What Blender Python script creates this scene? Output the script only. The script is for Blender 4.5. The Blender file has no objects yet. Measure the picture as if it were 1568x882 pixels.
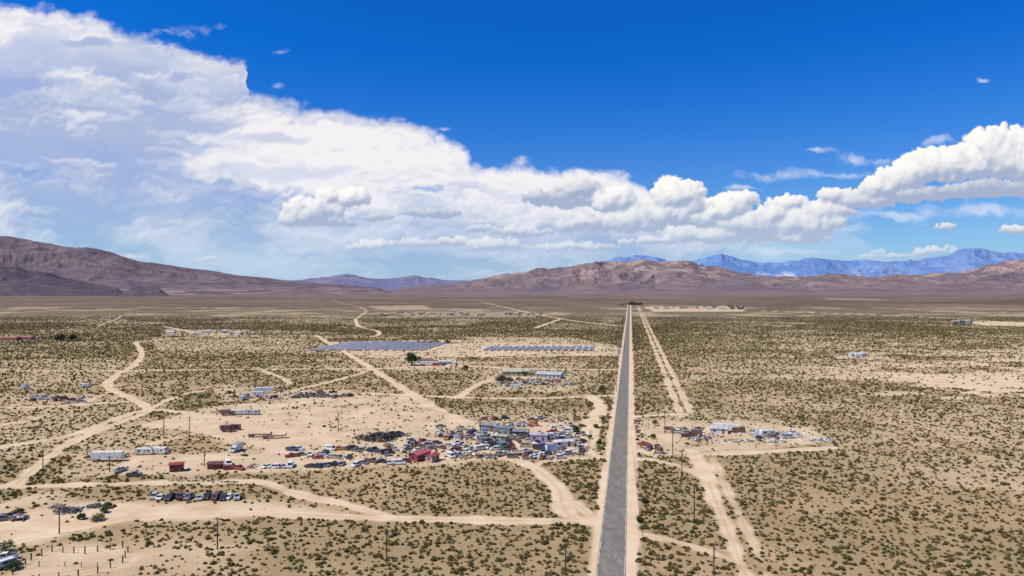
import bpy, math, random
import numpy as np
from mathutils import Vector, Matrix
random.seed(7); rng=np.random.default_rng(11)
SC=bpy.context.scene; COL=SC.collection
H=70.0; F=1045.0
# survey: plan position (metres) of a ground point from its bearing tangent and depression angle
def G(px,py):
    Y=H*F/(py-441.0); return ((px-784.0)/F*Y, Y)
# ---------------------------------------------------------------- noise
def _h(ix,iy,s):
    n=(ix.astype(np.int64)*374761393+iy.astype(np.int64)*668265263+s*1442695041)&0xffffffff
    n=((n^(n>>13))*1274126177)&0xffffffff
    n=(n^(n>>16))&0xffffffff
    return n/4294967295.0
def vn(x,y,s=0):
    ix=np.floor(x);iy=np.floor(y);fx=x-ix;fy=y-iy
    fx=fx*fx*(3-2*fx);fy=fy*fy*(3-2*fy)
    a=_h(ix,iy,s);b=_h(ix+1,iy,s);c=_h(ix,iy+1,s);d=_h(ix+1,iy+1,s)
    return (a*(1-fx)+b*fx)*(1-fy)+(c*(1-fx)+d*fx)*fy
def fbm(x,y,o=4,s=0,g=0.5):
    t=0;a=1;n=0;ca,sa_=math.cos(.6),math.sin(.6)
    for i in range(o):
        t=t+a*vn(x*2**i+17.3*i,y*2**i-9.1*i,s+i);n+=a;a*=g
        x,y=x*ca-y*sa_,x*sa_+y*ca
    return t/n
def ridged(x,y,o=5,s=0,g=.55):
    t=0;a=1;n=0;ca,sa_=math.cos(.6),math.sin(.6)
    for i in range(o):
        v=1-np.abs(2*vn(x*2**i+5.3*i,y*2**i+3.7*i,s+i)-1);t=t+a*v*v;n+=a;a*=g
        x,y=x*ca-y*sa_,x*sa_+y*ca
    return t/n
def smst(v,a,b):
    t=np.clip((v-a)/(b-a),0,1);return t*t*(3-2*t)
# ---------------------------------------------------------------- node helpers
class E:
    def __init__(s,nt,o): s.nt=nt;s.o=o
    def _m(s,op,b=None,c=None,rev=False,clamp=False):
        n=s.nt.nodes.new('ShaderNodeMath');n.operation=op;n.use_clamp=clamp
        ins=[s] if b is None else ([b,s] if rev else [s,b])
        if c is not None: ins.append(c)
        for i,v in enumerate(ins):
            if isinstance(v,E): s.nt.links.new(v.o,n.inputs[i])
            else: n.inputs[i].default_value=v
        return E(s.nt,n.outputs[0])
    def __add__(s,b): return s._m('ADD',b)
    __radd__=__add__
    def __mul__(s,b): return s._m('MULTIPLY',b)
    __rmul__=__mul__
    def __sub__(s,b): return s._m('SUBTRACT',b)
    def __rsub__(s,b): return s._m('SUBTRACT',b,rev=True)
    def clamp(s): return s._m('ADD',0.0,clamp=True)
    def sstep(s,a,b):
        n=s.nt.nodes.new('ShaderNodeMapRange');n.interpolation_type='SMOOTHSTEP'
        s.nt.links.new(s.o,n.inputs[0]);n.inputs[1].default_value=a;n.inputs[2].default_value=b
        return E(s.nt,n.outputs[0])
def setin(nt,sock,v):
    if isinstance(v,E): nt.links.new(v.o,sock)
    elif hasattr(v,'is_output'): nt.links.new(v,sock)
    else: sock.default_value=v
def mixc(nt,f,a,b,mode='MIX'):
    n=nt.nodes.new('ShaderNodeMix');n.data_type='RGBA';n.blend_type=mode
    def c(v): return (*v,1) if isinstance(v,tuple) and len(v)==3 else v
    setin(nt,n.inputs[0],f);setin(nt,n.inputs[6],c(a));setin(nt,n.inputs[7],c(b));return E(nt,n.outputs[2])
def noise(nt,vec,scale,detail=4,rough=0.5,dist=0):
    n=nt.nodes.new('ShaderNodeTexNoise');setin(nt,n.inputs['Vector'],vec)
    n.inputs['Scale'].default_value=scale;n.inputs['Detail'].default_value=detail
    n.inputs['Roughness'].default_value=rough;n.inputs['Distortion'].default_value=dist
    return E(nt,n.outputs[0])
def voro(nt,vec,scale,feature='F1'):
    n=nt.nodes.new('ShaderNodeTexVoronoi');n.voronoi_dimensions='2D';n.feature=feature;setin(nt,n.inputs['Vector'],vec)
    n.inputs['Scale'].default_value=scale
    return E(nt,n.outputs['Distance'])
def vmath(nt,op,a,b=None):
    n=nt.nodes.new('ShaderNodeVectorMath');n.operation=op
    setin(nt,n.inputs[0],a)
    if b is not None: setin(nt,n.inputs[1],b)
    return E(nt,n.outputs['Value' if op=='LENGTH' else 'Vector'])
def newmat(name):
    m=bpy.data.materials.new(name);m.use_nodes=True;nt=m.node_tree
    return m,nt,nt.nodes['Principled BSDF']
def pos(nt): return E(nt,nt.nodes.new('ShaderNodeNewGeometry').outputs['Position'])
def sep(nt,v):
    n=nt.nodes.new('ShaderNodeSeparateXYZ');setin(nt,n.inputs[0],v);return [E(nt,o) for o in n.outputs]
def attr(nt,name):
    n=nt.nodes.new('ShaderNodeAttribute');n.attribute_name=name;return E(nt,n.outputs['Fac'])
_mats={}
def paint(name,c,rough=0.6,metal=0,var=0.25,scale=1.5):
    if name in _mats: return _mats[name]
    m,nt,b=newmat(name);tc=nt.nodes.new('ShaderNodeTexCoord').outputs['Object']
    n=noise(nt,tc,scale,4,0.65)
    d=tuple(x*(1-var) for x in c);l=tuple(min(1,x*(1+var*0.5)+0.01) for x in c)
    col=mixc(nt,n.sstep(0.35,0.65),d,l)
    setin(nt,b.inputs['Base Color'],col);b.inputs['Roughness'].default_value=rough;b.inputs['Metallic'].default_value=metal
    _mats[name]=m;return m
# ---------------------------------------------------------------- mesh builder
class MB:
    def __init__(s): s.v=[];s.f=[];s.m=[];s.mats=[]
    def mi(s,mat):
        if mat not in s.mats: s.mats.append(mat)
        return s.mats.index(mat)
    def add(s,vs,fs,mat,M=None):
        o=len(s.v);k=s.mi(mat)
        for v in vs:
            v=Vector(v)
            if M is not None: v=M@v
            s.v.append(tuple(v))
        for f in fs: s.f.append(tuple(i+o for i in f));s.m.append(k)
    def box(s,c,d,mat,rz=0,M=None,taper=1.0,tx=None):
        hx,hy,hz=d[0]/2,d[1]/2,d[2]/2;tx=taper if tx is None else tx
        vs=[(-hx,-hy,-hz),(hx,-hy,-hz),(hx,hy,-hz),(-hx,hy,-hz),(-hx*tx,-hy*taper,hz),(hx*tx,-hy*taper,hz),(hx*tx,hy*taper,hz),(-hx*tx,hy*taper,hz)]
        T=Matrix.Translation(c)@Matrix.Rotation(rz,4,'Z')
        if M is not None: T=M@T
        s.add(vs,[(3,2,1,0),(4,5,6,7),(0,1,5,4),(1,2,6,5),(2,3,7,6),(3,0,4,7)],mat,T)
    def prism(s,prof,w,mat,M=None,wt=None):
        n=len(prof);wt=wt or [1]*n
        vs=[(x,-w/2*k,z) for (x,z),k in zip(prof,wt)]+[(x,w/2*k,z) for (x,z),k in zip(prof,wt)]
        fs=[tuple(range(n)),tuple(range(2*n-1,n-1,-1))]+[(i,i+n,(i+1)%n+n,(i+1)%n) for i in range(n)]
        s.add(vs,fs,mat,M)
    def cyl(s,p0,p1,r0,r1,mat,n=8,M=None):
        p0=Vector(p0);p1=Vector(p1);d=(p1-p0).normalized()
        a=d.cross(Vector((0,0,1)));a=Vector((1,0,0)) if a.length<1e-3 else a.normalized();b=d.cross(a)
        vs=[];
        for p,r in((p0,r0),(p1,r1)):
            for i in range(n):
                t=2*math.pi*i/n;vs.append(p+a*(r*math.cos(t))+b*(r*math.sin(t)))
        fs=[(i,(i+1)%n,(i+1)%n+n,i+n) for i in range(n)]+[tuple(range(n-1,-1,-1)),tuple(range(n,2*n))]
        s.add(vs,fs,mat,M)
    def mesh(s,name):
        me=bpy.data.meshes.new(name);me.from_pydata(s.v,[],s.f)
        for m in s.mats: me.materials.append(m)
        me.polygons.foreach_set('material_index',s.m);me.update();return me
def place(name,me,x,y,rz=0,z=0,sc=1.0):
    o=bpy.data.objects.new(name,me);o.location=(x,y,z);o.rotation_euler=(0,0,rz);o.scale=(sc,sc,sc);COL.objects.link(o);return o
def npmesh(name,V,Q,mats,smooth=True):
    me=bpy.data.meshes.new(name);k=Q.shape[1]
    me.vertices.add(len(V));me.vertices.foreach_set('co',V.astype(np.float32).ravel())
    me.loops.add(Q.size);me.loops.foreach_set('vertex_index',Q.astype(np.int32).ravel())
    me.polygons.add(len(Q));me.polygons.foreach_set('loop_start',np.arange(0,Q.size,k,dtype=np.int32))
    for m in mats: me.materials.append(m)
    me.update(calc_edges=True)
    if smooth: me.polygons.foreach_set('use_smooth',np.ones(len(Q),dtype=bool))
    me.validate();return me
def gridfaces(r,c):
    i=np.arange(r-1)[:,None]*c+np.arange(c-1)[None,:]
    return np.stack([i,i+1,i+c+1,i+c],-1).reshape(-1,4)
# ---------------------------------------------------------------- plan: tracks and clearings
RD=Vector((0.1735,1.0)).normalized()
def roadx(Y): return -4.8+0.1735*Y
tracks=[ # (points, width m)
 ([(930,800),(780,797),(600,794),(500,790),(400,786),(300,787),(180,795),(100,811),(0,835)],6.5),
 ([(600,794),(530,773),(450,755),(400,739),(300,738),(150,742),(20,745),(-60,748)],5.0),
 ([(925,797),(880,794),(862,775),(858,755),(845,738),(820,718),(800,708),(770,700)],6.5),
 ([(862,775),(880,770),(905,790)],4),
 ([(900,700),(860,703),(820,712),(830,722)],5),
 ([(25,742),(50,720),(110,677),(160,655),(225,630),(205,612),(165,592),(178,575),(205,560),(217,543),(208,524)],6),
 ([(-60,695),(80,672),(130,660),(225,628),(330,640)],6),
 ([(-80,567),(150,568),(350,566),(570,565)],6),
 ([(570,565),(610,590),(660,622),(715,645)],6),
 ([(570,565),(535,543),(508,528),(485,514)],7),
 ([(570,567),(500,586),(430,602)],5),
 ([(945,566),(800,565),(690,560),(570,565)],7),
 ([(945,606),(850,609),(760,610),(640,606),(560,602)],6),
 ([(544,488),(550,500),(580,508),(568,516),(500,517)],7),
 ([(955,500),(870,490),(780,472),(735,462)],9),
 ([(820,502),(860,488)],8),
 ([(968,702),(1010,706),(1060,722),(1095,738)],4.5),
 ([(970,817),(1030,828),(1080,842),(1130,862)],3.0),
 ([(968,638),(1050,634)],7),
 ([(968,690),(1060,695),(1150,692),(1280,686)],6),
 ([(1060,690),(1075,715),(1085,735)],7),
 ([(1165,476),(1300,481),(1450,487),(1600,499)],13),
 ([(0,625),(90,622),(200,615)],5),
 ([(-20,655),(60,640),(0,640)],3),
 ([(0,800),(90,808)],8),
 ([(400,566),(440,590),(300,600),(230,625)],4),
 ([(250,500),(330,512),(480,514)],7),
 ([(210,524),(300,516),(490,516)],8),
 ([(130,490),(185,484),(150,500)],4),
 ([(545,456),(510,460),(560,474),(545,488)],5),
 ([(740,530),(760,548),(945,540)],6),
 ([(700,610),(720,596),(760,580),(870,578)],5),
 ([(640,606),(660,618),(620,622)],4),
 ([(905,606),(920,625),(905,650),(900,690),(915,700)],8),
 ([(120,620),(170,600)],4),
 ([(230,680),(330,660),(420,668),(560,690)],4),([(120,700),(200,690),(300,700),(450,700)],4),
]
def vpline(bx,y0,y1): # line parallel to the road through (bx,882)
    k=(bx-965.0)/441.0
    return [(965+k*(y-441),y) for y in np.linspace(y0,y1,14)]
tracks.append((vpline(1142,700,900),4.6));tracks.append((vpline(1177,700,900),2.6))
tracks.append((vpline(1140,466,640),3.8));tracks.append((vpline(1180,470,632),3.8))
clear=[ # polygon, strength
 ([(225,650),(330,622),(520,606),(640,608),(700,640),(760,652),(905,640),(908,692),(850,706),(760,704),(640,712),(520,720),(400,724),(280,730),(180,728),(200,700),(330,690),(330,668)],0.8),
 ([(-40,775),(60,752),(170,764),(260,768),(420,768),(560,788),(380,792),(240,792),(160,800),(100,815),(50,832),(-40,850)],0.85),
 ([(0,890),(40,850),(90,835),(190,836),(235,850),(200,890)],0.75),
 ([(970,640),(1040,642),(1150,648),(1240,655),(1265,676),(1150,692),(1000,697),(970,692)],0.75),
 ([(495,524),(690,520),(950,530),(950,545),(700,547),(560,549)],0.75),
 ([(225,516),(480,518),(505,532),(560,543),(400,541),(240,535)],0.4),
 ([(70,735),(110,690),(200,690),(180,728)],0.5),
 ([(700,516),(880,517),(945,530),(760,530)],0.6),
 ([(590,545),(700,548),(720,566),(600,568)],0.5),
 ([(750,566),(880,570),(870,600),(740,600)],0.5),
 ([(985,469),(1140,469),(1140,477),(1000,477)],0.9),
 ([(1480,492),(1640,495),(1640,500),(1500,499)],1.0),
 ([(560,469),(650,467),(660,474),(590,475)],0.5),
 ([(0,603),(140,603),(150,622),(0,624)],0.4),
 ([(340,596),(545,597),(545,612),(345,616)],0.5),
 ([(250,504),(380,505),(380,515),(250,515)],0.6),
 ([(1270,541),(1350,541),(1350,549),(1280,549)],0.5),
 ([(1260,456),(1340,457),(1350,460),(1270,459)],0.4),
 ([(600,478),(820,478),(820,486),(640,486)],0.35),
 ([(-60,447),(120,447),(130,452),(-60,453)],0.9),([(70,447),(280,448),(260,450),(100,450)],0.6),
 ([(440,600),(560,602),(640,612),(560,640),(330,650),(300,640)],0.6),
]
def catmull(P,n=5):
    P=[Vector(p) for p in P];P=[P[0]*2-P[1]]+P+[P[-1]*2-P[-2]];out=[]
    for i in range(1,len(P)-2):
        a,b,c,d=P[i-1:i+3]
        for k in range(n):
            t=k/n;out.append(0.5*((2*b)+(c-a)*t+(2*a-5*b+4*c-d)*t*t+(3*b-a-3*c+d)*t**3))
    out.append(P[-2]);return out
TR=[([G(p[0],p[1]) for p in catmull(pts,4)],w) for pts,w in tracks]
CL=[([G(*p) for p in poly],s) for poly,s in clear]
def bare_parts(x,y):
    b=np.zeros_like(x);cl=np.zeros_like(x)
    nz=(fbm(x/9,y/9,3,5)-0.5)
    nz2=(fbm(x/30,y/30,4,9)-0.5)
    for pts,w in TR:
        P=np.array(pts);m=w+6
        sel=np.where((x>P[:,0].min()-m)&(x<P[:,0].max()+m)&(y>P[:,1].min()-m)&(y<P[:,1].max()+m))[0]
        if len(sel)==0: continue
        X=x[sel];Yv=y[sel];d=np.full(len(sel),1e9)
        for (ax,ay),(bx,by) in zip(pts[:-1],pts[1:]):
            vx,vy=bx-ax,by-ay;L=vx*vx+vy*vy+1e-9
            t=np.clip(((X-ax)*vx+(Yv-ay)*vy)/L,0,1)
            d=np.minimum(d,np.hypot(X-ax-t*vx,Yv-ay-t*vy))
        ctr=np.exp(-(d/0.55)**2)*0.35*(w<7)
        d=d-w/2+nz[sel]*4.5
        v=np.clip(0.5-d/1.8,0,1)-ctr*np.clip(0.5-d/1.8,0,1)
        b[sel]=np.maximum(b[sel],v)
    for poly,s in CL:
        P=np.array(poly);m=20
        sel=np.where((x>P[:,0].min()-m)&(x<P[:,0].max()+m)&(y>P[:,1].min()-m)&(y<P[:,1].max()+m))[0]
        if len(sel)==0: continue
        X=x[sel];Yv=y[sel];d=np.full(len(sel),1e9);ins=np.zeros(len(sel),bool)
        n=len(poly)
        for i in range(n):
            ax,ay=poly[i];bx,by=poly[(i+1)%n];vx,vy=bx-ax,by-ay;L=vx*vx+vy*vy
            t=np.clip(((X-ax)*vx+(Yv-ay)*vy)/L,0,1)
            d=np.minimum(d,np.hypot(X-ax-t*vx,Yv-ay-t*vy))
            c=((ay>Yv)!=(by>Yv))&(X<(bx-ax)*(Yv-ay)/(by-ay+1e-12)+ax);ins^=c
        d=np.where(ins,-d,d)+nz2[sel]*18+nz[sel]*6
        v=np.clip(0.5-d/6.0,0,1)*s
        v*=0.45+0.95*np.clip(fbm(X/14,Yv/14,4,33),0,1)
        cl[sel]=np.maximum(cl[sel],np.clip(v,0,1))
    dr=np.abs((x-roadx(y))*RD.y)
    dv=dr-6.0-np.where(x>roadx(y),1.2,0.0)+nz*2.5
    b=np.maximum(b,np.clip(0.5-dv/1.2,0,1)*(y<2900))
    return b,cl
def patch_field(x,y):
    e=np.clip((x-roadx(y)-30)/200,0,1)*np.clip((y-230)/120,0,1)*np.clip((1300-y)/800,0,1)
    n=fbm(x/85,y/42,7,41,0.66);p=np.clip((n-0.475)/0.035,0,1)*e
    n2=fbm(x/120,y/90,5,77,0.6);p2=np.clip((n2-0.53)/0.08,0,1)*0.4
    return np.maximum(p,p2)
def veg_field(x,y):
    return np.clip(0.15+1.3*(fbm(x/55,y/45,5,21)),0,1)
# ---------------------------------------------------------------- ground sheet
pyv=np.concatenate([np.linspace(950,620,330,endpoint=False),np.linspace(620,470,220,endpoint=False),np.geomspace(29,1.2,90)+441])
Yr=H*F/(pyv-441.0)
uu=np.linspace(-1.15,1.15,1500)
XX=(uu[None,:]*Yr[:,None]).ravel();YY=np.repeat(Yr,len(uu))
V=np.stack([XX,YY,np.zeros_like(XX)],1)
gm,nt,b=newmat('desert_soil')
P=pos(nt);px_,py_,pz_=sep(nt,P)
bare=attr(nt,'bare');veg=attr(nt,'veg')
n_f=noise(nt,P,0.9,5,0.7);n_m=noise(nt,P,0.08,5,0.6);n_l=noise(nt,P,0.006,7,0.68);n_xl=noise(nt,P,0.0014,8,0.72);n_k=noise(nt,P,0.02,5,0.6)
soil=mixc(nt,n_m.sstep(0.3,0.7),(0.37,0.252,0.125),(0.49,0.35,0.185))
soil=mixc(nt,n_f.sstep(0.35,0.75)*0.5,soil,(0.21,0.14,0.065))
soil=mixc(nt,veg.sstep(0.45,0.95)*0.45,soil,(0.245,0.18,0.08))
sand=mixc(nt,n_m.sstep(0.3,0.7),(0.58,0.42,0.245),(0.70,0.535,0.345))
sand=mixc(nt,n_f.sstep(0.45,0.8)*0.35,sand,(0.44,0.315,0.18))
dotv=voro(nt,P,0.13,'F1');dots=(0.52-dotv).sstep(0.0,0.12)
dot2=voro(nt,P,0.03,'F1');dotsb=(0.48-dot2).sstep(0.0,0.15)
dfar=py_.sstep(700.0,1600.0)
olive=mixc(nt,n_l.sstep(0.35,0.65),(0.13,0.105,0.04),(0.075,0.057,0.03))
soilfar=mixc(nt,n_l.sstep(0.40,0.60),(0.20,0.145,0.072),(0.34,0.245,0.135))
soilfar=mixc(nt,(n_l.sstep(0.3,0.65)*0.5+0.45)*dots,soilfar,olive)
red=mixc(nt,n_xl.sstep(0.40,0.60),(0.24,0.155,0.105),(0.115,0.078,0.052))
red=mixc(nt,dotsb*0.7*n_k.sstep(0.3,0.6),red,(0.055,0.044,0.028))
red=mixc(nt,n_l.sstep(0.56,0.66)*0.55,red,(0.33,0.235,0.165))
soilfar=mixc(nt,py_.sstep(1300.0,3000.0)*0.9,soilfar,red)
haze=mixc(nt,n_xl.sstep(0.42,0.58),(0.245,0.17,0.16),(0.135,0.10,0.11))  # aerial haze over the far plain, mixed into the soil colour
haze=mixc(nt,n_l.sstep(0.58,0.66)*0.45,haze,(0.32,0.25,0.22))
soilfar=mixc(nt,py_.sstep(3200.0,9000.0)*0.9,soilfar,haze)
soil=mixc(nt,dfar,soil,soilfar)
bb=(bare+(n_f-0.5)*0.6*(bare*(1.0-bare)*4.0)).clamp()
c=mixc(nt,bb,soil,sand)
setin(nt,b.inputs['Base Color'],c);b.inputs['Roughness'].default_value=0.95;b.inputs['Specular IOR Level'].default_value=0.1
bp=nt.nodes.new('ShaderNodeBump');bp.inputs['Strength'].default_value=0.5;bp.inputs['Distance'].default_value=0.4
setin(nt,bp.inputs['Height'],n_f);nt.links.new(bp.outputs[0],b.inputs['Normal'])
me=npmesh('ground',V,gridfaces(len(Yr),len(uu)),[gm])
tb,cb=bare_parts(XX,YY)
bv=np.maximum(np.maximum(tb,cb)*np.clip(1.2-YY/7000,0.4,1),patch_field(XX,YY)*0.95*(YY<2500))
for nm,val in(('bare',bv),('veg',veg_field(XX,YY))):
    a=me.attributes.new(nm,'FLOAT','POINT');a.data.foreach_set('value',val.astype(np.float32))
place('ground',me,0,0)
mb=MB();mb.add([(-9e4,-9e4,-0.6),(9e4,-9e4,-0.6),(9e4,9e4,-0.6),(-9e4,9e4,-0.6)],[(0,1,2,3)],gm);place('desert_plain',mb.mesh('desert_plain'),0,0)
# ---------------------------------------------------------------- paved road
rm,nt,b=newmat('weathered_asphalt');P=pos(nt)
n1=noise(nt,P,0.25,5,0.6);n2=noise(nt,P,3.0,4,0.7);n3=noise(nt,vmath(nt,'MULTIPLY',P,(1,0.12,1)),0.5,4,0.6)
c=mixc(nt,n1.sstep(0.35,0.65),(0.165,0.145,0.12),(0.225,0.20,0.168));c=mixc(nt,n2.sstep(0.5,0.7)*0.4,c,(0.11,0.10,0.088));c=mixc(nt,n3.sstep(0.52,0.68)*0.45,c,(0.29,0.25,0.195))
wp=vmath(nt,'ADD',vmath(nt,'MULTIPLY',P,(1,0.4,1)),vmath(nt,'MULTIPLY',noise(nt,P,0.6,4,0.6),(3,3,3)))
cr=voro(nt,wp,0.25,'DISTANCE_TO_EDGE');ww=(0.03-cr).sstep(0.0,0.02)
c=mixc(nt,ww*n1.sstep(0.4,0.6)*0.8,c,(0.05,0.047,0.042))
setin(nt,b.inputs['Base Color'],c);b.inputs['Roughness'].default_value=0.95;b.inputs['Specular IOR Level'].default_value=0.08
def ribbon(name,off,w,z,mat,y0=40,y1=2780):
    nrm=Vector((RD.y,-RD.x));mbb=MB();ys=list(np.geomspace(y0,y1,60))
    for a,c2 in zip(ys[:-1],ys[1:]):
        q=[]
        for yy,s in((a,-1),(a,1),(c2,1),(c2,-1)):
            p=Vector((roadx(yy),yy))+nrm*(off+s*w/2);q.append((p.x,p.y,z))
        mbb.add(q,[(0,1,2,3)],mat)
    return mbb
mw=paint('road_paint_white',(0.60,0.56,0.48),0.9,0,0.6,0.4);my=paint('road_paint_yellow',(0.34,0.24,0.09),0.9,0,0.5,0.4)
dks=paint('sealed_joint',(0.10,0.09,0.078),0.9,0,0.5,0.4)
rb=ribbon('r',0,7.2,0.06,rm)
for off,w,mt in((-3.35,0.14,mw),(3.35,0.14,mw),(0.0,0.10,dks),(0.16,0.1,my),(-0.16,0.1,my)):
    r=ribbon('l',off,w,0.075,mt);o=len(rb.v);k=rb.mi(mt);rb.v+=r.v;rb.f+=[tuple(i+o for i in f) for f in r.f];rb.m+=[k]*len(r.f)
place('paved_road',rb.mesh('paved_road'),0,0)
# ---------------------------------------------------------------- mountains
def rockmat(name,c1,c2,c3,sc=0.0012,pale=None):
    m,nt,b=newmat(name);P=pos(nt);n1=noise(nt,P,sc,7,0.68);n2=noise(nt,P,sc*5,5,0.7)
    c=mixc(nt,n1.sstep(0.38,0.62),c1,c2);c=mixc(nt,n2.sstep(0.45,0.65)*0.75,c,c3)
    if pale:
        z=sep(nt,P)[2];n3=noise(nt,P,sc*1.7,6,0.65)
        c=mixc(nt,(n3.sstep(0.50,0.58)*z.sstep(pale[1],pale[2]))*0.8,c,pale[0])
    b.inputs['Roughness'].default_value=1.0;b.inputs['Specular IOR Level'].default_value=0.0
    setin(nt,b.inputs['Base Color'],c);return m
def mountain(name,ridge,Yf,Yrg,Yb,mat,seed,power=1.4,amp=0.4,sc=900.,ncol=1000,nrow=90,crest=.45,g=.5,k0=.95):
    xs=[(p[0]-784)/F for p in ridge];zs=[p[1] for p in ridge]
    u=np.linspace(xs[0],xs[-1],ncol);py=np.interp(u,xs,zs)
    Zr=np.maximum(H+(441-py)/F*Yrg,-20)
    r=np.linspace(0,1,nrow);Y=Yf+(Yb-Yf)*r
    U,YYm=np.meshgrid(u,Y);X=U*YYm;s=(YYm-Yf)/(Yrg-Yf)
    wob=(fbm(X/(sc*4),YYm/(sc*4),4,seed+5)-0.5)*0.6
    s1=np.clip(s+wob*np.clip(s*(1-s)*4,0,1),0,1);pr=np.where(s<1,s1**power,np.clip(1-(s-1)*(Yrg-Yf)/(Yb-Yrg),0,1)**0.8)
    n=ridged(X/sc,YYm/sc,6,seed,g);n2=fbm(X/(sc*0.25),YYm/(sc*0.25),4,seed+9)
    am=amp*(crest+(1-crest)*np.clip(np.abs(s-1)/.25,0,1))
    k=(1-am*(1-n))/(1-am*0.45)
    Z=Zr[None,:]*pr*np.clip(k*(1-0.10*n2)/(0.95),0,1.06)*k0
    ed=np.clip((U-u[0])/0.02,0,1)*np.clip((u[-1]-U)/0.02,0,1)
    Z=Z*ed-2
    V=np.stack([X.ravel(),YYm.ravel(),Z.ravel()],1)
    me=npmesh(name,V,gridfaces(nrow,ncol),[mat],True);place(name,me,0,0)
m_l=rockmat('hazed_dark_hill_rock',(0.125,0.095,0.11),(0.19,0.14,0.14),(0.08,0.068,0.092),0.0014,((0.30,0.22,0.195),140.,20.))  # dark rock, base colour greyed to mauve for distance haze
m_c=rockmat('hazed_brown_hill_rock',(0.23,0.165,0.15),(0.15,0.118,0.13),(0.09,0.08,0.11),0.001,((0.36,0.255,0.215),0.,500.))  # brown rock with some distance haze tinted into its base colour
m_b=rockmat('hazed_range_rock',(0.115,0.21,0.42),(0.19,0.27,0.43),(0.09,0.17,0.38),0.0003,((0.52,0.49,0.52),1200.,700.))  # the blue is atmospheric haze painted into the base colour
m_lo=rockmat('hazed_hill_rock',(0.15,0.155,0.25),(0.20,0.18,0.25),(0.11,0.125,0.21),0.0005)  # bluish base colour stands in for the air haze before these hills
m_v=rockmat('dark_volcanic_rock',(0.085,0.068,0.082),(0.13,0.10,0.11),(0.055,0.05,0.062),0.003)
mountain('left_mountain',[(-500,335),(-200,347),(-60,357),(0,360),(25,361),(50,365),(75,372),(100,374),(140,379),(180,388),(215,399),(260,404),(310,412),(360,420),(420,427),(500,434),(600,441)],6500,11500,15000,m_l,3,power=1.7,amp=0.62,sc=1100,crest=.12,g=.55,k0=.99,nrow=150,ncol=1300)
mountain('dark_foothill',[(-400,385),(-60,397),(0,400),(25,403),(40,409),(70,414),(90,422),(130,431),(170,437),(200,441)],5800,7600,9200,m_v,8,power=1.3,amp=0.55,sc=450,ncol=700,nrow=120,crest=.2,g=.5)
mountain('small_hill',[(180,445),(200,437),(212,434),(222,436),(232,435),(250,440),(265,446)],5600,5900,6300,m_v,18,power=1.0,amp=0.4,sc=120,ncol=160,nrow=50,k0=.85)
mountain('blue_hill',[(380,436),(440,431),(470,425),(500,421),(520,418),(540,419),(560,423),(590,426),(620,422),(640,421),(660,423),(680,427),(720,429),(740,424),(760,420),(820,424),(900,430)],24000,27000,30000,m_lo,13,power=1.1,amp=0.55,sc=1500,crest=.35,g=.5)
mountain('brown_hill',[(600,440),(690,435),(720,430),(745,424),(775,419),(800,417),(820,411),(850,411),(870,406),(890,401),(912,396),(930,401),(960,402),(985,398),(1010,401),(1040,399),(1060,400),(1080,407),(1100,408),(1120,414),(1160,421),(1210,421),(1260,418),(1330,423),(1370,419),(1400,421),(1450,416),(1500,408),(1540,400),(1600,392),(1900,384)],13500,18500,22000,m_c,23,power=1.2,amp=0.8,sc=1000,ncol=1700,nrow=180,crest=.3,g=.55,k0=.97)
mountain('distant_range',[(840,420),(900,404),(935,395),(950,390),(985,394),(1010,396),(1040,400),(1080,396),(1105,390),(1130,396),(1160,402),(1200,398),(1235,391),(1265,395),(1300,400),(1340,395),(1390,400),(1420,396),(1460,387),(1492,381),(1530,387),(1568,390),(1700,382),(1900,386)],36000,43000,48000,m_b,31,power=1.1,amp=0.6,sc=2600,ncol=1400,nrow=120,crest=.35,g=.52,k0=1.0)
# ---------------------------------------------------------------- scrub
def leafmat(name,cols,rough=0.9):
    m,nt,b=newmat(name);oi=nt.nodes.new('ShaderNodeObjectInfo');r=E(nt,oi.outputs['Random'])
    c=mixc(nt,r.sstep(0.0,0.6),cols[0],cols[1]);c=mixc(nt,r.sstep(0.75,0.93),c,cols[2])
    setin(nt,b.inputs['Base Color'],c);b.inputs['Roughness'].default_value=rough;b.inputs['Specular IOR Level'].default_value=0.1;return m
lm=leafmat('scrub_leaf',[(0.088,0.080,0.025),(0.135,0.118,0.038),(0.26,0.185,0.075)])
twig=paint('twig',(0.14,0.095,0.055),0.9)
scol=bpy.data.collections.new('scrub_plants');fcol=bpy.data.collections.new('scrub_clumps')
def bush(name,n,r,h,size,col,seed):
    rr=random.Random(seed);mb=MB()
    lobes=[(rr.uniform(-.45,.45)*r,rr.uniform(-.45,.45)*r,rr.uniform(.55,1)) for _ in range(5)]
    if n>40:
        for i in range(7):
            a=rr.uniform(0,6.28);mb.cyl((0,0,0),(math.cos(a)*r*.7,math.sin(a)*r*.7,h*rr.uniform(.5,.9)),0.03,0.01,twig,4)
    for i in range(n):
        lx,ly,k=rr.choice(lobes);a=rr.uniform(0,6.28);e=math.asin(rr.uniform(0.02,1));q=rr.uniform(.6,1)**.5
        c=Vector((lx+math.cos(a)*math.cos(e)*r*.6*q,ly+math.sin(a)*math.cos(e)*r*.6*q,max(.06,h*k*math.sin(e)*q)))
        s=size*rr.uniform(.6,1.3);M=Matrix.Translation(c)@Matrix.Rotation(rr.uniform(0,6.28),4,'Z')@Matrix.Rotation(rr.uniform(-1.2,1.2),4,'X')
        mb.add([(-s,-s*.5,0),(s*.8,-s*.7,0),(s,s*.5,0),(-s*.5,s*.8,0)],[(0,1,2,3)],lm,M)
    o=bpy.data.objects.new(name,mb.mesh(name));col.objects.link(o)
for i in range(6): bush('scrub_plant',95,0.62,random.uniform(.55,.9),0.13,scol,i)
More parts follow.
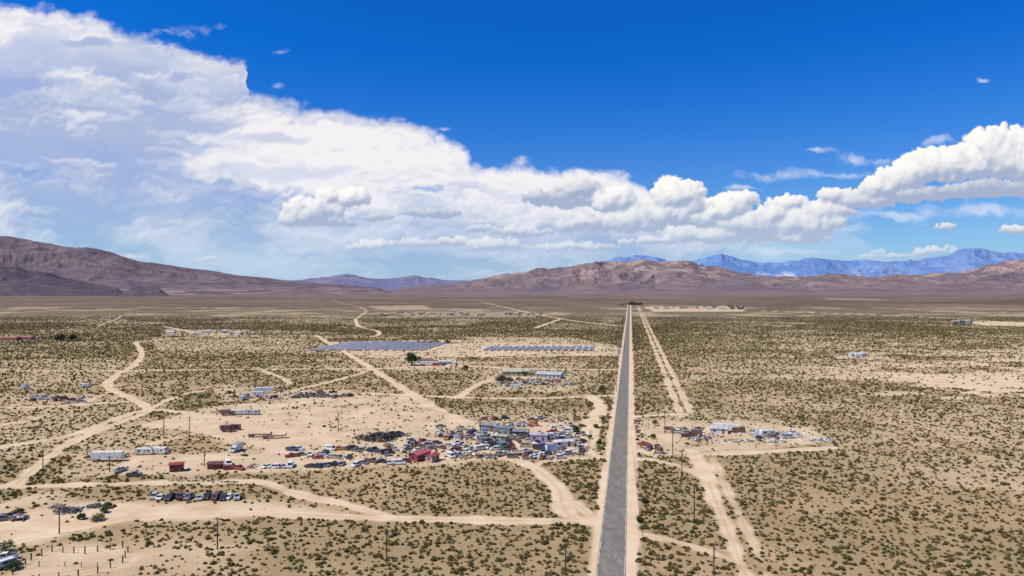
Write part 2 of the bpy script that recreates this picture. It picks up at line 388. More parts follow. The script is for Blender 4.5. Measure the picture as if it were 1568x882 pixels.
for i in range(4): bush('scrub_clump',24,0.68,0.7,0.26,fcol,50+i)
def scatter(name,x,y,s,rz,col,nvar,mat):
    me=bpy.data.meshes.new(name);me.vertices.add(len(x));co=np.stack([x,y,np.zeros_like(x)],1).astype(np.float32);me.vertices.foreach_set('co',co.ravel())
    a=me.attributes.new('sc','FLOAT','POINT');a.data.foreach_set('value',s.astype(np.float32))
    a=me.attributes.new('rz','FLOAT','POINT');a.data.foreach_set('value',rz.astype(np.float32))
    a=me.attributes.new('idx','INT','POINT');a.data.foreach_set('value',rng.integers(0,nvar,len(x)).astype(np.int32))
    o=place(name,me,0,0);ng=bpy.data.node_groups.new(name+'_scatter','GeometryNodeTree')
    ng.interface.new_socket('Geometry',in_out='INPUT',socket_type='NodeSocketGeometry');ng.interface.new_socket('Geometry',in_out='OUTPUT',socket_type='NodeSocketGeometry')
    N=ng.nodes;L=ng.links;i=N.new('NodeGroupInput');q=N.new('NodeGroupOutput');ip=N.new('GeometryNodeInstanceOnPoints');ci=N.new('GeometryNodeCollectionInfo')
    ci.inputs['Collection'].default_value=col;ci.inputs['Separate Children'].default_value=True;ci.inputs['Reset Children'].default_value=True
    def at(nm,ty):
        n=N.new('GeometryNodeInputNamedAttribute');n.data_type=ty;n.inputs['Name'].default_value=nm;return n.outputs['Attribute']
    cx=N.new('ShaderNodeCombineXYZ');L.new(at('rz','FLOAT'),cx.inputs[2])
    L.new(i.outputs[0],ip.inputs['Points']);L.new(ci.outputs[0],ip.inputs['Instance']);ip.inputs['Pick Instance'].default_value=True
    L.new(at('idx','INT'),ip.inputs['Instance Index']);L.new(cx.outputs[0],ip.inputs['Rotation']);L.new(at('sc','FLOAT'),ip.inputs['Scale']);L.new(ip.outputs[0],q.inputs[0])
    md=o.modifiers.new('scatter','NODES');md.node_group=ng;return o
def sample(y0,y1,n,umax=0.80):
    Y=np.sqrt(rng.uniform(y0*y0,y1*y1,n));return rng.uniform(-umax,umax,n)*Y,Y
def accept(x,y,k=1.0):
    tb,cb=bare_parts(x,y);pf=patch_field(x,y);vg=veg_field(x,y)
    fine=fbm(x/6,y/6,2,61);dr=np.abs((x-roadx(y))*RD.y)
    p=np.clip(vg*1.15*(0.15+1.5*fine),0,1)*(1+.8*np.clip((22-dr)/8,0,1))*(1-np.clip(pf*0.92,0,1))*np.clip(1-cb*1.25,0.06,1)*k
    p[tb>0.3]=0.0
    return (rng.uniform(0,1,len(x))<p)&(dr>5.2)
x,y=sample(135,420,50000);k=accept(x,y);x,y=x[k],y[k]
nearroad=np.abs((x-roadx(y))*RD.y)<20
scatter('desert_scrub',x,y,rng.uniform(.3,1.2,len(x))*np.where(rng.uniform(0,1,len(x))<.1,1.5,1)*np.where(nearroad,1.15,1),rng.uniform(0,6.28,len(x)),scol,6,lm);n1_=len(x)
x,y=sample(420,1700,320000);k=accept(x,y,0.95)&(rng.uniform(0,1,len(x))<np.clip((1750-y)/700,0,1));x,y=x[k],y[k]
scatter('distant_scrub',x,y,rng.uniform(.4,1.35,len(x))*(1+y/4000),rng.uniform(0,6.28,len(x)),fcol,4,lm);print('bushes',n1_,len(x))
# ---------------------------------------------------------------- vehicles
glass=paint('car_glass',(0.03,0.035,0.04),0.1);tyre=paint('tyre',(0.025,0.025,0.025),0.9);chrome=paint('chrome',(0.6,0.6,0.6),0.25,0.9)
lampm=paint('tail_lamp',(0.4,0.03,0.02),0.3)
PC={'white':(0.72,0.70,0.65),'silver':(0.42,0.43,0.43),'grey':(0.17,0.17,0.17),'black':(0.03,0.03,0.032),'red':(0.36,0.05,0.04),'maroon':(0.16,0.045,0.04),'blue':(0.05,0.075,0.14),'tan':(0.45,0.36,0.24),'orange':(0.5,0.2,0.06),'green':(0.07,0.13,0.08),'rust':(0.22,0.10,0.055),'yellow':(0.5,0.36,0.09),'lblue':(0.25,0.33,0.40)}
def pc(c): return paint('paint_'+c,PC[c],0.5,0,0.3,1.2)
def wheels(mb,xs,w,r):
    for X in xs:
        for s in(-1,1):
            mb.cyl((X,s*(w/2-.2),r),(X,s*(w/2+.02),r),r,r,tyre,12);mb.cyl((X,s*(w/2+.02),r),(X,s*(w/2+.03),r),r*.55,r*.5,chrome,8)
_veh={}
def vehicle(kind,c):
    if (kind,c) in _veh: return _veh[(kind,c)]
    mb=MB();m=pc(c)
    if kind in('sedan','hatch','suv'):
        hh={'sedan':1.42,'hatch':1.5,'suv':1.8}[kind];L=4.7 if kind!='hatch' else 4.1;w=1.82;bz=.82 if kind!='suv' else 1.02;h=L/2
        mb.prism([(-h,.32),(-h+.15,.25),(h-.15,.25),(h,.35),(h,.62),(h-.15,bz-.1),(h-1.15,bz+.02),(-h+.9 if kind=='sedan' else -h+.1,bz+.06),(-h+.05,bz-.02)],w,m,wt=[.94,.98,.98,.94,.95,.97,1,1,.96])
        f0=h-1.2;f1=h-1.95;r1=-h+1.35 if kind=='sedan' else -h+.5;r0=-h+.65 if kind=='sedan' else -h+.12
        mb.prism([(r0,bz+.03),(f0,bz+.01),(f1,hh-.07),(r1,hh-.07)],w*.96,glass,wt=[.98,.98,.8,.8])
        mb.prism([(r1-.05,hh-.07),(f1+.06,hh-.07),(f1-.12,hh),(r1+.12,hh)],w*.80,m,wt=[1,1,.94,.94])
        for s in(-1,1):
            for (xa,xb) in((r0,r1),(f0,f1),((r0+f0)/2-.05,(r1+f1)/2)):
                mb.cyl((xa,s*w*.476,bz),(xb,s*w*.39,hh-.05),.045,.045,m,5)
        wheels(mb,(-h+.85,h-.9),w,.33)
        for s in(-1,1):
            mb.box((h-.02,s*.62,.62),(.08,.34,.14),chrome);mb.box((-h+.0,s*.66,.7),(.08,.26,.16),lampm);mb.box((f0-.2,s*(w/2+.07),bz+.1),(.12,.16,.12),m)
    elif kind=='pickup':
        w=1.9;h=2.75
        mb.prism([(-h,.45),(h-.1,.42),(h,.55),(h,.95),(h-.1,1.05),(h-1.5,1.12),(-h,1.08)],w,m)
        mb.box((-1.65,0,1.10),(2.0,w-.25,.10),tyre)
        for s in(-1,1): mb.box((-1.65,s*(w/2-.06),1.2),(2.15,.1,.2),m)
        mb.box((-h+.05,0,1.2),(.1,w-.02,.2),m)
        mb.prism([(-.6,1.1),(1.3,1.1),(.65,1.78),(-.5,1.78)],w*.95,glass,wt=[1,1,.85,.85])
        mb.prism([(-.55,1.78),(.7,1.78),(.5,1.85),(-.4,1.85)],w*.82,m)
        for s in(-1,1): mb.cyl((-.6,s*w*.47,1.1),(-.52,s*w*.41,1.8),.06,.05,m,5);mb.cyl((1.3,s*w*.47,1.1),(.66,s*w*.4,1.8),.05,.05,m,5);mb.box((h,s*.7,.8),(.06,.3,.2),chrome)
        wheels(mb,(-1.75,1.75),w,.4)
    elif kind=='van':
        w=2.0;h=2.7
        mb.prism([(-h,.35),(h,.35),(h,.95),(h-.6,1.15),(h-1.3,2.05),(h-1.5,2.15),(-h+.1,2.15),(-h,1.9)],w,m,wt=[1,1,.96,.97,.9,.86,.86,.93])
        mb.prism([(h-.66,1.16),(h-.6,1.18),(h-1.25,2.02),(h-1.31,2.0)],w*.86,glass)
        for s in(-1,1): mb.box((h-1.65,s*(w/2-.03),1.55),(.8,.08,.5),glass);mb.box((-.3,s*(w/2-.03),1.58),(2.4,.06,.42),glass);mb.box((-h,s*.8,1.0),(.06,.16,.5),lampm)
        wheels(mb,(-1.7,1.75),w,.37)
    elif kind=='boxtruck':
        w=2.3
        mb.box((-1.2,0,2.15),(4.8,w,2.4),m);mb.box((-1.2,0,3.37),(4.9,w+.08,.06),chrome)
        mb.prism([(1.25,.5),(3.3,.5),(3.4,1.2),(2.9,1.45),(2.4,2.3),(1.3,2.3)],w*.9,m);mb.prism([(2.95,1.48),(3.0,1.5),(2.5,2.2),(2.45,2.2)],w*.8,glass)
        for s in(-1,1): mb.box((2.0,s*w*.45,1.8),(.7,.06,.55),glass)
        mb.box((0,0,.75),(6,.9,.3),tyre);wheels(mb,(-2.4,2.4),w,.48)
    elif kind=='camper':
        w=2.4;h=3.6
        mb.prism([(-h,.7),(-h+.3,.5),(h-.6,.5),(h,1.0),(h-.1,1.8),(h-.6,2.75),(-h+.25,2.75),(-h,2.3)],w,m)
        st=pc('tan')
        for s in(-1,1):
            mb.box((0,s*(w/2+.01),1.05),(6.4,.03,.22),st);mb.box((-1.9,s*(w/2+.015),1.85),(1.3,.04,.6),glass);mb.box((1.9,s*(w/2+.015),1.85),(1.1,.04,.6),glass)
        mb.box((.3,-(w/2+.02),1.5),(.75,.05,1.9),chrome);mb.box((h-.25,0,1.9),(.2,1.4,.5),glass);mb.box((0.6,0,2.85),(.9,.8,.22),pc('white'))
        mb.cyl((h-.5,0,.55),(h+1.2,0,.5),.06,.05,tyre,6);wheels(mb,(-.5,.35),w,.36)
    elif kind=='semitrailer':
        w=2.5
        mb.box((0,0,2.5),(12,w,2.7),m)
        for i in range(13): 
            for s in(-1,1): mb.box((-5.8+i*.966,s*(w/2+.02),2.5),(.08,.05,2.6),m)
        mb.box((0,0,1.08),(12,.9,.12),tyre);wheels(mb,(-5,-3.8),w,.5);mb.box((3.4,.7,.5),(.15,.15,1.0),tyre);mb.box((3.4,-.7,.5),(.15,.15,1.0),tyre)
    elif kind=='flatbed':
        w=2.5;mb.box((0,0,1.15),(11,w,.22),m);mb.box((5.3,0,1.8),(.15,w,1.1),m);mb.box((-.5,0,.95),(9,.7,.2),tyre);wheels(mb,(-4.6,-3.4),w,.5);mb.box((3.4,.7,.5),(.12,.12,1.0),tyre);mb.box((3.4,-.7,.5),(.12,.12,1.0),tyre)
    elif kind=='container':
        w=2.44;L=6.1;mb.box((0,0,1.35),(L,w,2.6),m)
        for i in range(20):
            for s in(-1,1): mb.box((-L/2+.2+i*.3,s*(w/2+.02),1.35),(.14,.05,2.4),m)
        for X in(-L/2,L/2):
            for s in(-1,1): mb.box((X,s*w/2,1.35),(.16,.16,2.72),m)
        for s in(-.6,.6): mb.cyl((L/2+.04,s,.2),(L/2+.04,s,2.5),.03,.03,chrome,5)
    me=mb.mesh(kind+'_'+c);_veh[(kind,c)]=me;return me
NM={'sedan':'parked_car','hatch':'parked_car','suv':'parked_suv','pickup':'pickup_truck','van':'parked_van','boxtruck':'box_truck','camper':'camper_trailer','semitrailer':'semi_trailer','flatbed':'flatbed_trailer','container':'shipping_container'}
def veh(kind,c,px,py,deg,sc=1.0):
    x,y=G(px,py);return place(NM[kind],vehicle(kind,c),x,y,math.radians(deg),0,sc)
R=random
cols=['white','white','white','silver','grey','black','maroon','tan','grey','rust','black','white','rust','black','silver','blue','orange','white','red','black']
kinds=['sedan','sedan','hatch','suv','pickup','van','sedan','pickup']
for i,(px,c) in enumerate([(238,'silver'),(247,'white'),(262,'black'),(276,'maroon'),(290,'grey'),(304,'silver'),(317,'black'),(330,'maroon'),(341,'black'),(352,'white'),(363,'silver')]):
    veh(['suv','sedan','pickup','van'][i%4],c,px+R.uniform(-2,2),763+(i%3)*.8,-75+R.uniform(-14,14))
for px,py,c,k in [(408,716,'white','sedan'),(420,717,'white','suv'),(433,716,'silver','sedan'),(445,715,'white','van'),(475,715,'maroon','sedan'),(485,716,'black','suv'),(497,714,'grey','sedan'),(512,713,'black','pickup'),(524,712,'grey','sedan'),(545,714,'white','suv'),(557,710,'grey','sedan'),(570,708,'rust','pickup'),(584,708,'black','sedan'),(597,710,'silver','sedan'),(610,711,'white','van'),(622,707,'black','sedan'),
  (462,697,'grey','sedan'),(474,698,'white','pickup'),(487,702,'red','sedan'),(500,696,'black','suv'),(506,689,'white','van'),(519,689,'orange','pickup'),(533,688,'black','sedan'),(545,691,'grey','sedan'),(556,688,'white','sedan'),(570,692,'black','suv'),(582,693,'grey','sedan'),(593,695,'black','van'),(604,689,'silver','sedan'),(595,683,'lblue','sedan'),(515,702,'tan','suv'),(535,701,'black','sedan')]:
    veh(k,c,px,py,R.choice([-80,-100,-30,10,170])+R.uniform(-15,15))
def cluster(x0,x1,y0,y1,n):
    pts=[]
    for _ in range(n*12):
        px=R.uniform(x0,x1);py=R.uniform(y0,y1)
        if all(abs(px-a)>10 or abs(py-b_)>4.0 for a,b_ in pts):
            pts.append((px,py));veh(R.choice(kinds),R.choice(cols),px,py,R.uniform(0,360))
        if len(pts)>=n:break
cluster(625,690,675,688,11);cluster(690,765,682,702,18);cluster(672,735,654,674,14);cluster(770,895,682,703,20);cluster(838,897,652,678,16)
cluster(730,835,672,680,9);cluster(730,880,640,652,7);cluster(48,90,606,614,8);cluster(98,132,612,618,6);cluster(760,860,578,592,12);cluster(640,700,553,561,8);cluster(1020,1080,655,672,5)
cluster(1160,1235,660,676,5);cluster(350,420,600,612,6);cluster(430,540,600,610,10);cluster(985,1010,680,694,4);cluster(280,375,508,513,6);cluster(440,640,684,700,12)
for k,c,px,py,d in [('boxtruck','rust',349,636,5),('camper','white',366,635,5),('camper','silver',388,635,0),('boxtruck','maroon',350,661,5),('container','maroon',358,658,0),('flatbed','maroon',398,669,3),('flatbed','rust',420,671,10),
  ('boxtruck','white',362,691,-100),('camper','white',222,696,5),('camper','white',243,695,-5),('semitrailer','white',165,706,3),('pickup','grey',206,729,20),('pickup','silver',185,722,80),('van','white',350,712,-60),('pickup','red',366,719,-30),('suv','red',352,719,20),
  ('camper','white',396,606,0),('semitrailer','white',404,602,10),('boxtruck','white',372,612,-90),('camper','white',130,593,0),('boxtruck','white',38,596,-80),('container','orange',852,586,0),('semitrailer','white',655,560,5),('container','red',668,560,0),
  ('semitrailer','white',1112,661,-15),('boxtruck','rust',1063,668,170),('container','rust',1130,662,5),('pickup','maroon',1052,669,0),('camper','white',1175,667,10),('pickup','white',8,857,200),('van','white',12,868,60),('suv','grey',5,797,30),('pickup','maroon',18,793,10),('sedan','rust',30,795,60),
  ('camper','white',812,570,0),('boxtruck','white',848,692,20),('boxtruck','white',700,680,-80),('boxtruck','lblue',742,667,-80),('pickup','tan',632,683,100),('flatbed','tan',790,697,5),('camper','white',838,672,10),('container','white',790,594,0),('semitrailer','white',304,512,0),('camper','white',1315,547,0),('boxtruck','blue',832,690,-90),('boxtruck','green',770,689,-60)]:
    veh(k,c,px,py,d)
# ---------------------------------------------------------------- buildings
def house(name,px,py,L,W,Hh,wall,roof,deg=0,gable=True,over=.4):
    x,y=G(px,py);mb=MB();wm=paint('wall_%s'%(wall,),wall,0.85,0,.2,.8);rf=paint('roof_%s'%(roof,),roof,0.9,0,.35,.5);dk=paint('door_wood',(0.12,0.08,0.05),.7)
    mb.box((0,0,Hh/2),(L,W,Hh),wm);rh=W*.16 if gable else .12
    if gable:
        mb.prism([(-W/2,Hh),(W/2,Hh),(0,Hh+rh)],L-.02,wm,Matrix.Rotation(math.pi/2,4,'Z'))
        for s in(-1,1):
            vs=[(-L/2-over,s*(W/2+over),Hh-rh*over/(W/2)),(L/2+over,s*(W/2+over),Hh-rh*over/(W/2)),(L/2+over,0,Hh+rh+.03),(-L/2-over,0,Hh+rh+.03)]
            vs2=[(a,b_,c_+.14) for a,b_,c_ in vs];mb.add(vs+vs2,[(0,1,2,3),(4,5,6,7),(0,1,5,4),(1,2,6,5),(2,3,7,6),(3,0,4,7)],rf)
    else:
        mb.box((0,0,Hh+.08),(L+.4,W+.4,.16),rf);mb.box((L*.2,0,Hh+.5),(1.2,1.0,.7),chrome)
    n=max(2,int(L/3.2))
    for s in(-1,1):
        for i in range(n):
            X=-L/2+(i+.5)*L/n
            if i==n//2 and s<0: mb.box((X,s*(W/2+.02),1.05),(1.0,.08,2.1),dk)
            else: mb.box((X,s*(W/2+.02),1.55),(1.1,.06,.9),glass);mb.box((X,s*(W/2+.03),1.05),(1.3,.1,.08),mw)
    for s in(-1,1): mb.box((s*(L/2+.02),0,1.55),(.06,1.1,.9),glass)
    return place(name,mb.mesh(name),x,y,math.radians(deg))
wht=(0.7,0.68,0.63)
house('red_metal_shed',271,721,4.6,3.2,2.8,(0.2,0.025,0.035),(0.3,0.05,0.05),15)
house('red_metal_shed',330,717,5,3.4,2.1,(0.2,0.03,0.035),(0.13,0.05,0.05),5)
house('red_warehouse',643,703,9,4.5,2.8,(0.3,0.06,0.07),(0.42,0.09,0.11),60)
house('red_warehouse',662,706,5,3.4,2.6,(0.45,0.3,0.25),(0.36,0.07,0.08),60)
house('metal_workshop',750,659,8,5,3,(0.2,0.19,0.17),(0.24,0.23,0.21),-22)
house('metal_workshop',772,664,9,5,3.2,(0.23,0.22,0.2),(0.17,0.22,0.27),-30,False)
house('metal_workshop',798,668,7,5,2.8,(0.16,0.165,0.16),(0.20,0.20,0.20),-12)
house('lavender_building',825,674,8,5,2.8,(0.42,0.34,0.40),(0.46,0.41,0.46),-5,False)
house('mobile_home',765,674,7,3,2.3,(0.45,0.42,0.36),(0.40,0.38,0.33),-15)
house('mobile_home',862,683,9,3.4,2.4,wht,(0.6,0.58,0.55),18)
house('ranch_house',790,574,22,8,3.2,(0.4,0.37,0.22),(0.42,0.4,0.25),0)
house('metal_workshop',842,578,20,10,3,(0.4,0.42,0.42),(0.40,0.40,0.38),-20)
house('mobile_home',770,583,12,5,3,(0.4,0.27,0.2),(0.35,0.24,0.17),10)
house('ranch_house',650,556,13,7,3.2,wht,(0.24,0.08,0.06),0)
house('mobile_home',682,558,12,5,3,wht,(0.5,0.5,0.48),10)
house('ranch_house',15,521,24,10,3.6,(0.4,0.2,0.15),(0.33,0.12,0.08),0)
house('ranch_house',42,520,16,9,3.6,(0.45,0.25,0.2),(0.38,0.14,0.09),0)
for px,py,L in((262,511,14),(315,510,16),(365,512,13),(345,509,11)): house('mobile_home',px,py,L,6,3.2,wht,(0.5,0.46,0.4),R.uniform(-20,20))
for px in(590,612,628,645,662,690,705,735,760,780,797,815): house('ranch_house',px,481+R.uniform(-2,3),R.uniform(12,22),9,4,R.choice([wht,(0.4,0.3,0.22),(0.3,0.18,0.13)]),R.choice([(0.4,0.35,0.3),(0.25,0.15,0.1)]),R.uniform(-20,20))
house('mobile_home',1310,546,12,5,3.2,wht,(0.6,0.6,0.58),0);house('mobile_home',1320,545,9,5,3,wht,(0.5,0.5,0.5),30)
house('ranch_house',1475,495,24,10,5,wht,(0.3,0.33,0.32),0);house('ranch_house',1462,495,14,8,4,(0.4,0.3,0.2),(0.5,0.45,0.4),0)
for px in(1005,1022,1045,1062,1085,1105,1120): house('ranch_house',px,473+R.uniform(-1,2),R.uniform(14,26),10,4.5,R.choice([wht,(0.5,0.38,0.26)]),(0.42,0.34,0.27),0)
house('mobile_home',1100,663,8,4,2.6,wht,(0.5,0.48,0.45),-10)
# ---------------------------------------------------------------- scrap heaps
def heap(name,px,py,rx,ry,h,n,pal,smin=.3,smax=1.4,seed=0):
    rr=random.Random(seed);x,y=G(px,py);mb=MB();ms=[pc(c) for c in pal]
    cs=[(rr.uniform(-.8,.8)*rx,rr.uniform(-.8,.8)*ry,rr.uniform(.4,1)) for _ in range(7)]
    for i in range(n):
        cx_,cy_,k=rr.choice(cs);a=rr.gauss(cx_,rx*.16);b_=rr.gauss(cy_,ry*.2);e=max(0,1-((a-cx_)/(rx*.4))**2-((b_-cy_)/(ry*.5))**2)
        z=rr.uniform(.05,1)*h*k*e+.15;s=rr.uniform(smin,smax)
        M=Matrix.Translation((a,b_,z))@Matrix.Rotation(rr.uniform(0,6.28),4,'Z')@Matrix.Rotation(rr.uniform(-.7,.7),4,'X')
        mb.box((0,0,0),(s,s*rr.uniform(.3,.8),s*rr.uniform(.1,.5)),rr.choice(ms),M=M,taper=rr.uniform(.5,1))
    return place(name,mb.mesh(name),x,y)
dk=['black','grey','rust','black','maroon'];mx=['black','grey','rust','white','silver','tan','grey','rust','rust','white','black']
def tyres(px,py,rx,ry,h,n):
    x,y=G(px,py);mb=MB()
    for i in range(n):
        a=R.gauss(0,rx*.45);b_=R.gauss(0,ry*.45);e=max(0,1-(a/rx)**2-(b_/ry)**2);c=Vector((a,b_,R.uniform(.1,1)*h*e+.15));d=Vector((R.uniform(-1,1),R.uniform(-1,1),R.uniform(.2,1.5))).normalized()*.14
        mb.cyl(c-d,c+d,.5,.5,tyre,8);mb.cyl(c+d*1.02,c+d*1.1,.28,.2,pc('grey'),6)
    place('tyre_pile',mb.mesh('tyre_pile'),x,y)
tyres(582,671,8,7,2.4,550);tyres(605,667,5,6,1.8,200)
heap('scrap_heap',570,673,9,6,1.6,160,['rust','black','rust'],seed=1)
heap('scrap_heap',105,782,8,5,1.5,520,['black','grey','rust','silver','black'],.2,.9,2);heap('scrap_heap',15,796,6,4,1.6,200,mx,seed=3)
heap('scrap_heap',640,688,9,8,1.8,120,mx,seed=4);heap('scrap_heap',815,698,22,6,1.4,360,mx,seed=5);heap('scrap_heap',770,668,18,10,1.8,420,mx,seed=6)
heap('scrap_heap',870,668,12,12,1.6,320,mx,seed=7);heap('scrap_heap',490,606,22,8,2.4,260,dk,.5,2.2,8);heap('scrap_heap',820,586,40,16,2,300,mx,.5,2.2,9)
heap('scrap_heap',700,668,14,10,1.5,240,mx,seed=10);heap('scrap_heap',730,698,12,6,1.2,180,mx,seed=11);heap('rubble_pile',1205,668,19,14,1.3,520,['silver','tan','grey','white'],.4,1.6,12)
heap('scrap_heap',1100,672,16,8,1.4,200,mx,seed=13);heap('scrap_heap',1040,660,8,12,1.6,150,dk,seed=14);heap('scrap_heap',1000,692,5,4,1,60,mx,seed=15)
heap('scrap_heap',530,700,22,10,1,200,mx,.3,1,16);heap('scrap_heap',655,525,70,14,2,220,dk,.8,2.5,17);heap('scrap_heap',300,737,16,3,.8,60,dk,.3,1,18);heap('scrap_heap',1310,551,40,6,1.5,60,dk,.6,2,19)
heap('scrap_heap',370,716,6,4,1.3,60,mx,.3,1,20);heap('scrap_heap',880,690,8,7,1.4,120,mx,.3,1.2,21);heap('scrap_heap',210,757,10,3,.7,50,dk,.3,.9,22);heap('scrap_heap',800,650,26,8,1.3,260,mx,.3,1.4,23);heap('scrap_heap',400,610,14,8,1.5,120,mx,.4,1.6,24);heap('scrap_heap',70,612,14,8,1.2,100,mx,.3,1.3,25)
# ---------------------------------------------------------------- solar farm
pv=paint('solar_cell',(0.17,0.175,0.22),0.5);fr=paint('panel_frame',(0.66,0.65,0.68),0.6,0);st=paint('galvanised_steel',(0.5,0.5,0.52),0.5,0.6)
pv.node_tree.nodes['Principled BSDF'].inputs['Specular IOR Level'].default_value=.25
def solar(x0,x1,yf,yb,pitch,tilt,wd=4.0):
    mb=MB();Y0=H*F/(yf-441);Y1=H*F/(yb-441);Ym=(Y0+Y1)/2;X0=(x0-784)/F*Ym;X1=(x1-784)/F*Ym;n=int((X1-X0)/pitch)
    ang=-math.atan(0.1735)
    for i in range(n):
        X=X0+i*pitch;
        for j in range(7):
            seg=(Y1-Y0)/7;L=seg*.93;yc=-(Y1-Y0)/2+(j+.5)*seg
            B=Matrix.Translation((X,Ym,0))@Matrix.Rotation(ang,4,'Z')@Matrix.Translation((0,yc,0));M=B@Matrix.Translation((0,0,1.3))@Matrix.Rotation(math.radians(tilt),4,'Y')
            mb.box((0,0,0),(wd,L,.06),pv,M=M)
            for q in(-wd/2-.2,wd/2+.2): mb.box((q,0,0),(.4,L,.1),fr,M=M)
            mb.box((0,0,.045),(.14,L,.03),fr,M=M)
            for q in(-.4,.4): mb.box((0,q*L,.6),(.15,.15,1.2),st,M=B)
    place('solar_panel_array',mb.mesh('solar_panel_array'),0,0)
solar(510,690,537.5,524.0,10.2,10,3.6);solar(748,925,537.5,531.5,7.4,6,3.6)
# ---------------------------------------------------------------- poles, fences, sign
wood=paint('weathered_wood',(0.075,0.05,0.035),.9);wood2=paint('fence_wood',(0.10,0.07,0.045),.9)
def pole(px,py,h,arm=True,deg=10):
    x,y=G(px,py);mb=MB();mb.cyl((0,0,-.3),(0,0,h),.2,.14,wood,8)
    if arm:
        mb.box((0,.16,h-.5),(2.4,.12,.14),wood)
        for X in(-1.1,-.4,.4,1.1): mb.cyl((X,.16,h-.43),(X,.16,h-.2),.05,.06,chrome,6)
        mb.cyl((.35,-.1,h-1.9),(.35,-.1,h-1.1),.2,.2,st,8)
    place('utility_pole',mb.mesh('utility_pole'),x,y,math.radians(deg))
for px,py,h in[(333,841,8.6),(592,862,8.4),(91,817,7.5),(66,726,10.5),(251,670,12),(290,669,9.5),(518,661,9.5),(1093,888,9),(866,890,8.5),(1063,802,12),(1044,738,11.5),(1030,697,11.5),(1018,664,11),(1008,640,11),(313,714,6),(430,604,8),(1001,612,11),(996,590,11),(990,566,11),(985,545,11),(981,530,11),(888,700,8),(735,672,9),(868,632,9),(168,722,6)]: pole(px,py,h,deg=R.uniform(-15,15) )
for py in(600,575,555,540,528,518,510): pole(965-26*(py-441)/441.-12,py,9)
for px in range(560,960,33): pole(px,541+R.uniform(-1,1),8)
def fence(name,pts,step,h,rail=True,m=wood2,r=.09,jit=.12):
    mb=MB();prev=None
    for (a,b_) in zip(pts[:-1],pts[1:]):
        A=Vector(G(*a));B=Vector(G(*b_));n=max(1,int((B-A).length/step))
        for i in range(n+1):
            p=A.lerp(B,i/n);hh=h*R.uniform(.85,1.1);mb.cyl((p.x,p.y,-.1),(p.x+R.uniform(-jit,jit),p.y,hh),r,r*.9,m,6)
            if rail and prev is not None:
                for z in(.45,.95): mb.cyl((prev.x,prev.y,z*h*.9),(p.x,p.y,z*h*.9),.02,.02,m,4)
            prev=p
    place(name,mb.mesh(name),0,0)
fence('corral_fence',[(20,880),(48,858),(80,845),(130,848),(188,838),(196,846),(188,862),(150,878),(120,884),(60,890)],2.8,1.9,True,r=.15)
fence('corral_fence',[(36,872),(60,868),(100,868),(150,870)],4,1.5,'wire')
fence('wire_fence',[(40,742),(90,700),(110,690)],4,1.4,'wire');fence('wire_fence',[(400,724),(520,722),(640,716),(760,708),(845,707),(898,698),(905,660)],3.5,1.8,'wire',r=.06)
fence('wire_fence',[(70,737),(180,733),(300,733),(400,728)],4,1.3,'wire',r=.06);fence('wire_fence',[(970,700),(976,760),(984,830),(990,890)],5,1.3,'wire',r=.05)
fence('wire_fence',[(984,697),(1050,700),(1100,694)],4,1.3,'wire',r=.06)
x,y=G(883,652);mb=MB();rs=paint('rusted_sign_face',(0.2,0.08,0.04),.8)
for s in(-1.2,1.2): mb.box((s,0,2.3),(.2,.2,4.6),wood)
mb.box((0,-.16,3.8),(3.6,.12,2.4),rs);mb.box((0,-.24,3.8),(3.0,.03,1.7),paint('sign_panel',(0.3,0.16,0.08),.8));place('billboard_sign',mb.mesh('billboard_sign'),x,y)
x,y=G(852,804);mb=MB();wf=pc('white')
for s in(-1,1): mb.cyl((s,0,0),(s,0,1.9),.07,.07,wf,6)
for z in(.8,1.3,1.85): mb.box((0,.03,z),(2.0,.06,.14),wf)
place('white_gate_sign',mb.mesh('white_gate_sign'),x,y)
for px,py in((900,760),(975,735)):
    x,y=G(px,py);mb=MB();mb.cyl((0,0,0),(0,0,1.4),.05,.05,st,6);mb.box((0,-.06,1.25),(.3,.04,.4),wf);place('road_marker',mb.mesh('road_marker'),x,y)
# ---------------------------------------------------------------- trees
tl=leafmat('tree_leaf',[(0.045,0.075,0.02),(0.06,0.09,0.03),(0.09,0.11,0.04)]);bark=paint('bark',(0.1,0.07,0.05),.9)
def tree(px,py,h,r,n=1100,name='shade_tree',ls=.4,seed=0):
    rr=random.Random(seed);x,y=G(px,py);mb=MB();mb.cyl((0,0,-.1),(0,0,h*.4),h*.045,h*.03,bark,8);cs=[]
    for i in range(11):
        a=i*2.4+rr.uniform(-.4,.4);e=rr.uniform(.15,.95);q=Vector((math.cos(a)*r*.68*(1-e*.6),math.sin(a)*r*.68*(1-e*.6),h*(.3+.55*e)))
        mb.cyl((0,0,h*.28),q,h*.02,h*.006,bark,5);cs.append((q,r*rr.uniform(.3,.5)))
    for i in range(n):
        q,k=rr.choice(cs);d=Vector((rr.gauss(0,1),rr.gauss(0,1),rr.gauss(0,.8))).normalized()*k*rr.uniform(.5,1.05);s=ls*rr.uniform(.5,1.2)
        p=q+d;p.z=max(.2,p.z)
        M=Matrix.Translation(p)@Matrix.Rotation(rr.uniform(0,6.28),4,'Z')@Matrix.Rotation(rr.uniform(-1.3,1.3),4,'X');mb.add([(-s,-s*.5,0),(s*.8,-s*.6,0),(s,s*.5,0),(-s*.5,s*.7,0)],[(0,1,2,3)],tl,M)
    place(name,mb.mesh(name),x,y,rr.uniform(0,6))
tree(630,560,13,6.5,2200,seed=1,ls=.45);tree(92,523,9,8,1500,seed=2,ls=.6);tree(112,522,8,6,1200,seed=3,ls=.6);tree(640,556,7,4,700,seed=4)
